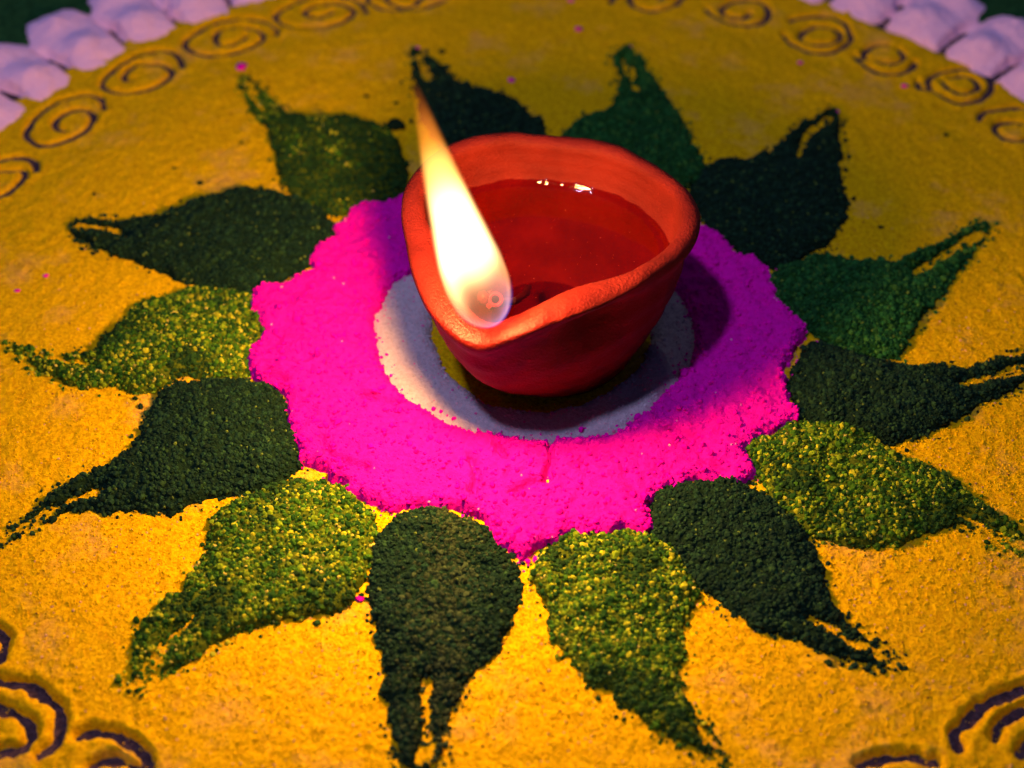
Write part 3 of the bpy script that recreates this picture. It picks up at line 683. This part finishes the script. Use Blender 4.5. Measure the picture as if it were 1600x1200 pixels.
# ------------------------------------------------------------------ wick
def tube(name, pts, rad, mat, parent=None, nu=12):
    P = np.array(pts, float); n = len(P); V = []
    T = np.gradient(P, axis=0); T /= np.linalg.norm(T, axis=1)[:, None]
    for i in range(n):
        a = np.cross(T[i], (0, 0, 1)); a /= np.linalg.norm(a) + 1e-9; b = np.cross(a, T[i])
        for j in range(nu):
            q = 2 * math.pi * j / nu
            rj = rad[i] * (1 + .14 * math.sin(3 * q + i * .5))
            V.append(P[i] + rj * (math.cos(q) * a + math.sin(q) * b))
    F = [(i * nu + j, i * nu + (j + 1) % nu, (i + 1) * nu + (j + 1) % nu, (i + 1) * nu + j) for i in range(n - 1) for j in range(nu)]
    V = np.array(V); V = np.r_[V, [P[0], P[-1]]]
    c0, c1 = n * nu, n * nu + 1
    T1 = [(c0, (j + 1) % nu, j) for j in range(nu)]; T2 = [(c1, (n - 1) * nu + j, (n - 1) * nu + (j + 1) % nu) for j in range(nu)]
    return mesh_obj(name, V, [np.array(F), np.array(T1), np.array(T2)], mat, parent)
def plain(name, col, rough=.6, emit=None, es=0, spec=.5):
    m, nt, N, L, p = new_mat(name)
    p.inputs['Base Color'].default_value = (*col, 1); p.inputs['Roughness'].default_value = rough
    p.inputs['Specular IOR Level'].default_value = spec
    if emit: p.inputs['Emission Color'].default_value = (*emit, 1); p.inputs['Emission Strength'].default_value = es
    return m
M['cotton'] = plain('oiled_cotton', (.05, .006, .004), .5)
def ember(name, lo, hi, size):
    m, nt, N, L, p = new_mat(name)
    p.inputs['Base Color'].default_value = (.012, .001, .001, 1); p.inputs['Roughness'].default_value = .45; p.inputs['Specular IOR Level'].default_value = .03
    tc = N.new('ShaderNodeTexCoord'); n1 = N.new('ShaderNodeTexNoise'); n1.inputs['Scale'].default_value = size; n1.inputs['Detail'].default_value = 4
    L.new(tc.outputs['Object'], n1.inputs['Vector'])
    mr = N.new('ShaderNodeMapRange'); mr.inputs[1].default_value = .35; mr.inputs[2].default_value = .68; mr.inputs[3].default_value = lo; mr.inputs[4].default_value = hi
    L.new(n1.outputs[0], mr.inputs[0]); L.new(mr.outputs[0], p.inputs['Emission Strength'])
    p.inputs['Emission Color'].default_value = (1, .035, .03, 1)
    return m
M['ember'] = ember('glowing_ember', .35, 1.1, 900)
M['dull_ember'] = ember('dull_ember', .10, .45, 700)
M['char'] = plain('charred_wick', (.004, .001, .001), .7, None, 0, .0)
wick = bpy.data.objects.new('wick', None); link(wick); wick.location = (-.0094, -.028, .040)
wick.empty_display_size = .01
tag(wick, 'oil-soaked cotton wick with a glowing beaded tip lying in the spout', 'wick')
cord_pts = smooth_line([(0, 2, 20), (-1, -6, 25), (-4, -14, 30), (-7.5, -22, 37), (-9.4, -28, 41.4)], 1.0)
def to_child(o, par):
    o.parent = par; o.matrix_parent_inverse = Matrix.Translation(par.location).inverted()
cord = tube('cord', cord_pts, np.linspace(.9, 1.0, len(cord_pts)), M['cotton']); to_child(cord, wick)
def ball(name, c, r, mat, nu=20, nv=12, sq=(1, 1, 1)):
    V = [(c[0] + sq[0] * r * math.sin(math.pi * i / nv) * math.cos(2 * math.pi * j / nu), c[1] + sq[1] * r * math.sin(math.pi * i / nv) * math.sin(2 * math.pi * j / nu), c[2] + sq[2] * r * math.cos(math.pi * i / nv)) for i in range(nv + 1) for j in range(nu)]
    F = [(i * nu + j, (i + 1) * nu + j, (i + 1) * nu + (j + 1) % nu, i * nu + (j + 1) % nu) for i in range(nv) for j in range(nu)]
    return mesh_obj(name, V, np.array(F), mat)
def ring_bead(name, c, R, r, axis, mat, nu=28, nv=12):
    ax = np.array(axis, float); ax /= np.linalg.norm(ax)
    a = np.cross(ax, (1, 0, 0)); a /= np.linalg.norm(a); b_ = np.cross(ax, a); V = []
    for j in range(nu):
        u = 2 * math.pi * j / nu; e = math.cos(u) * a + math.sin(u) * b_
        for i in range(nv):
            v = 2 * math.pi * i / nv
            V.append(np.array(c) + e * (R + r * math.cos(v)) + ax * (1.3 * r * math.sin(v)))
    F = [(j * nv + i, ((j + 1) % nu) * nv + i, ((j + 1) % nu) * nv + (i + 1) % nv, j * nv + (i + 1) % nv) for j in range(nu) for i in range(nv)]
    return mesh_obj(name, V, np.array(F), mat)
view = (0.02, -.70, .71)
for o in (ring_bead('ember_ring', (-8.3, -28.6, 44.2), 1.45, .50, view, M['ember']),
          ball('charred_core', (-8.3, -28.0, 43.6), 1.25, M['char']),
          ball('ember_bead', (-11.1, -27.9, 44.0), 1.75, M['dull_ember'], sq=(1, 1, 1.05)),
          ball('ember_bead', (-9.8, -30.0, 43.4), .7, M['ember']),
          ball('ember_bead', (-9.7, -26.9, 44.8), .6, M['dull_ember'])):
    to_child(o, wick)

# ------------------------------------------------------------------ flame: a body of glowing gas and the light it gives
FB = Vector((-.0093, -.0330, .0412)); FT = Vector((-.0241, -.0492, .1240))
FL = (FT - FB).length
PROF = [(0, 0.0), (.015, 2.6), (.05, 5.2), (.10, 7.0), (.17, 8.0), (.27, 7.8), (.38, 6.9), (.5, 5.6), (.62, 4.5), (.74, 3.3), (.85, 2.1), (.94, 1.0), (1, 0.02)]
BOW = -0.8     # mm the flame bows sideways
def flame_mat():
    m = bpy.data.materials.new('flame_gas'); m.use_nodes = True
    nt = m.node_tree; N = nt.nodes; L = nt.links
    N.remove(N['Principled BSDF'])
    def math_(op, a, b=None, c=None, clamp=False):
        n = N.new('ShaderNodeMath'); n.operation = op; n.use_clamp = clamp
        for i, v in enumerate((a, b, c)):
            if v is None: continue
            if isinstance(v, (int, float)): n.inputs[i].default_value = v
            else: L.new(v, n.inputs[i])
        return n.outputs[0]
    def maprange(v, a, b, c, d):
        n = N.new('ShaderNodeMapRange'); n.interpolation_type = 'SMOOTHSTEP'
        L.new(v, n.inputs[0])
        for i, q in enumerate((a, b, c, d)): n.inputs[i + 1].default_value = q
        return n.outputs[0]
    def ramp(v, stops, interp='EASE'):
        r = N.new('ShaderNodeValToRGB'); cr = r.color_ramp; cr.interpolation = interp
        while len(cr.elements) < len(stops): cr.elements.new(.5)
        for e, (p, c) in zip(cr.elements, stops):
            e.position = p; e.color = (*c, 1) if isinstance(c, tuple) else (c, c, c, 1)
        L.new(v, r.inputs[0]); return r.outputs[0]
    tc = N.new('ShaderNodeTexCoord'); sp = N.new('ShaderNodeSeparateXYZ'); L.new(tc.outputs['Object'], sp.inputs[0])
    t = math_('DIVIDE', sp.outputs[2], FL, clamp=True)
    bow = math_('MULTIPLY', math_('MULTIPLY', t, math_('SUBTRACT', 1.0, t)), 4 * BOW * MM)
    dx = math_('SUBTRACT', sp.outputs[0], bow)
    rho = math_('SQRT', math_('ADD', math_('MULTIPLY', dx, dx), math_('MULTIPLY', sp.outputs[1], sp.outputs[1])))
    R = math_('MULTIPLY', ramp(t, [(p, r / 10) for p, r in PROF], 'LINEAR'), 10 * MM)
    q = math_('DIVIDE', rho, math_('MAXIMUM', R, 1e-5))
    edge = maprange(q, 1.0, .70, 0, 1)
    col = ramp(t, [(0, (1, .46, .20)), (.16, (1, .44, .15)), (.30, (1, .66, .26)), (.5, (1, .68, .24)), (.66, (1, .50, .10)), (.78, (1, .27, .025)), (1, (.8, .14, .005))])
    strength = ramp(t, [(0, .12), (.06, .08), (.13, .045), (.21, .20), (.32, .95), (.50, .95), (.64, .50), (.80, .24), (.93, .10), (1, .0)])
    dark = math_('MULTIPLY', maprange(q, .92, .55, 0, 1), math_('MULTIPLY', maprange(t, .31, .15, 0, 1), maprange(t, .0, .05, .3, 1)))
    keep = math_('SUBTRACT', 1.0, math_('MULTIPLY', dark, .975))
    s = math_('MULTIPLY', math_('MULTIPLY', math_('MULTIPLY', strength, edge), keep), 520.0)
    side = math_('DIVIDE', dx, math_('MAXIMUM', R, 1e-5))
    left = math_('MULTIPLY', math_('MULTIPLY', maprange(side, -.25, -.8, 0, 1), edge), math_('MULTIPLY', maprange(t, .06, .2, 0, 1), maprange(t, .45, .25, 0, 1)))
    s = math_('ADD', s, math_('MULTIPLY', left, 330.0))
    shell = math_('MULTIPLY', math_('MULTIPLY', maprange(q, .80, .92, 0, 1), maprange(q, 1.0, .93, 0, 1)), math_('MULTIPLY', maprange(t, .0, .05, .4, 1), maprange(t, .36, .2, 0, 1)))
    s = math_('ADD', s, math_('MULTIPLY', shell, 95.0))
    em = N.new('ShaderNodeEmission'); L.new(col, em.inputs[0]); L.new(s, em.inputs[1])
    blue = math_('MULTIPLY', math_('MULTIPLY', maprange(q, .70, .95, 0, 1), math_('MULTIPLY', maprange(t, .17, .04, 0, 1), maprange(side, -.5, .5, .25, 1))), 75.0)
    eb = N.new('ShaderNodeEmission'); eb.inputs[0].default_value = (.03, .14, 1, 1); L.new(blue, eb.inputs[1])
    ad = N.new('ShaderNodeAddShader'); L.new(em.outputs[0], ad.inputs[0]); L.new(eb.outputs[0], ad.inputs[1])
    L.new(ad.outputs[0], N['Material Output'].inputs['Volume'])
    try: m.cycles.volume_step_rate = .25
    except Exception: pass
    return m
ts = np.r_[0, np.linspace(.008, 1, 60)]; nu = 40; V = []
pt = np.array([p for p, _ in PROF]); pr0 = np.array([r for _, r in PROF])
for t in ts:
    r = np.interp(t, pt, pr0) * 1.03 + .03; cx = 4 * BOW * t * (1 - t)
    for j in range(nu):
        a = 2 * math.pi * j / nu; V.append((cx + r * math.cos(a), r * math.sin(a), t * FL / MM))
n = len(ts)
F = [(i * nu + j, i * nu + (j + 1) % nu, (i + 1) * nu + (j + 1) % nu, (i + 1) * nu + j) for i in range(n - 1) for j in range(nu)]
V += [(0, 0, -.1), (0, 0, FL / MM + .1)]
T1 = [(n * nu, (j + 1) % nu, j) for j in range(nu)]; T2 = [(n * nu + 1, (n - 1) * nu + j, (n - 1) * nu + (j + 1) % nu) for j in range(nu)]
flame = mesh_obj('flame', V, [np.array(F), np.array(T1), np.array(T2)], flame_mat())
flame.location = FB
fz = (FT - FB).normalized(); fx = (Vector((1, 0, 0)) - fz * fz.x).normalized(); fy = fz.cross(fx)
flame.rotation_euler = Matrix((fx, fy, fz)).transposed().to_euler()
tag(flame, 'tall teardrop flame, white in the middle and orange at its tip, on the lamp spout', 'flame')
for t, pw in ((.32, .50), (.40, .60), (.50, .50)):
    p = FB.lerp(FT, t) + Vector((-.0025, -.003, 0))
    lamp('flame_light', p, pw * FLAME_POWER, (1.0, .46, .12), .0045)
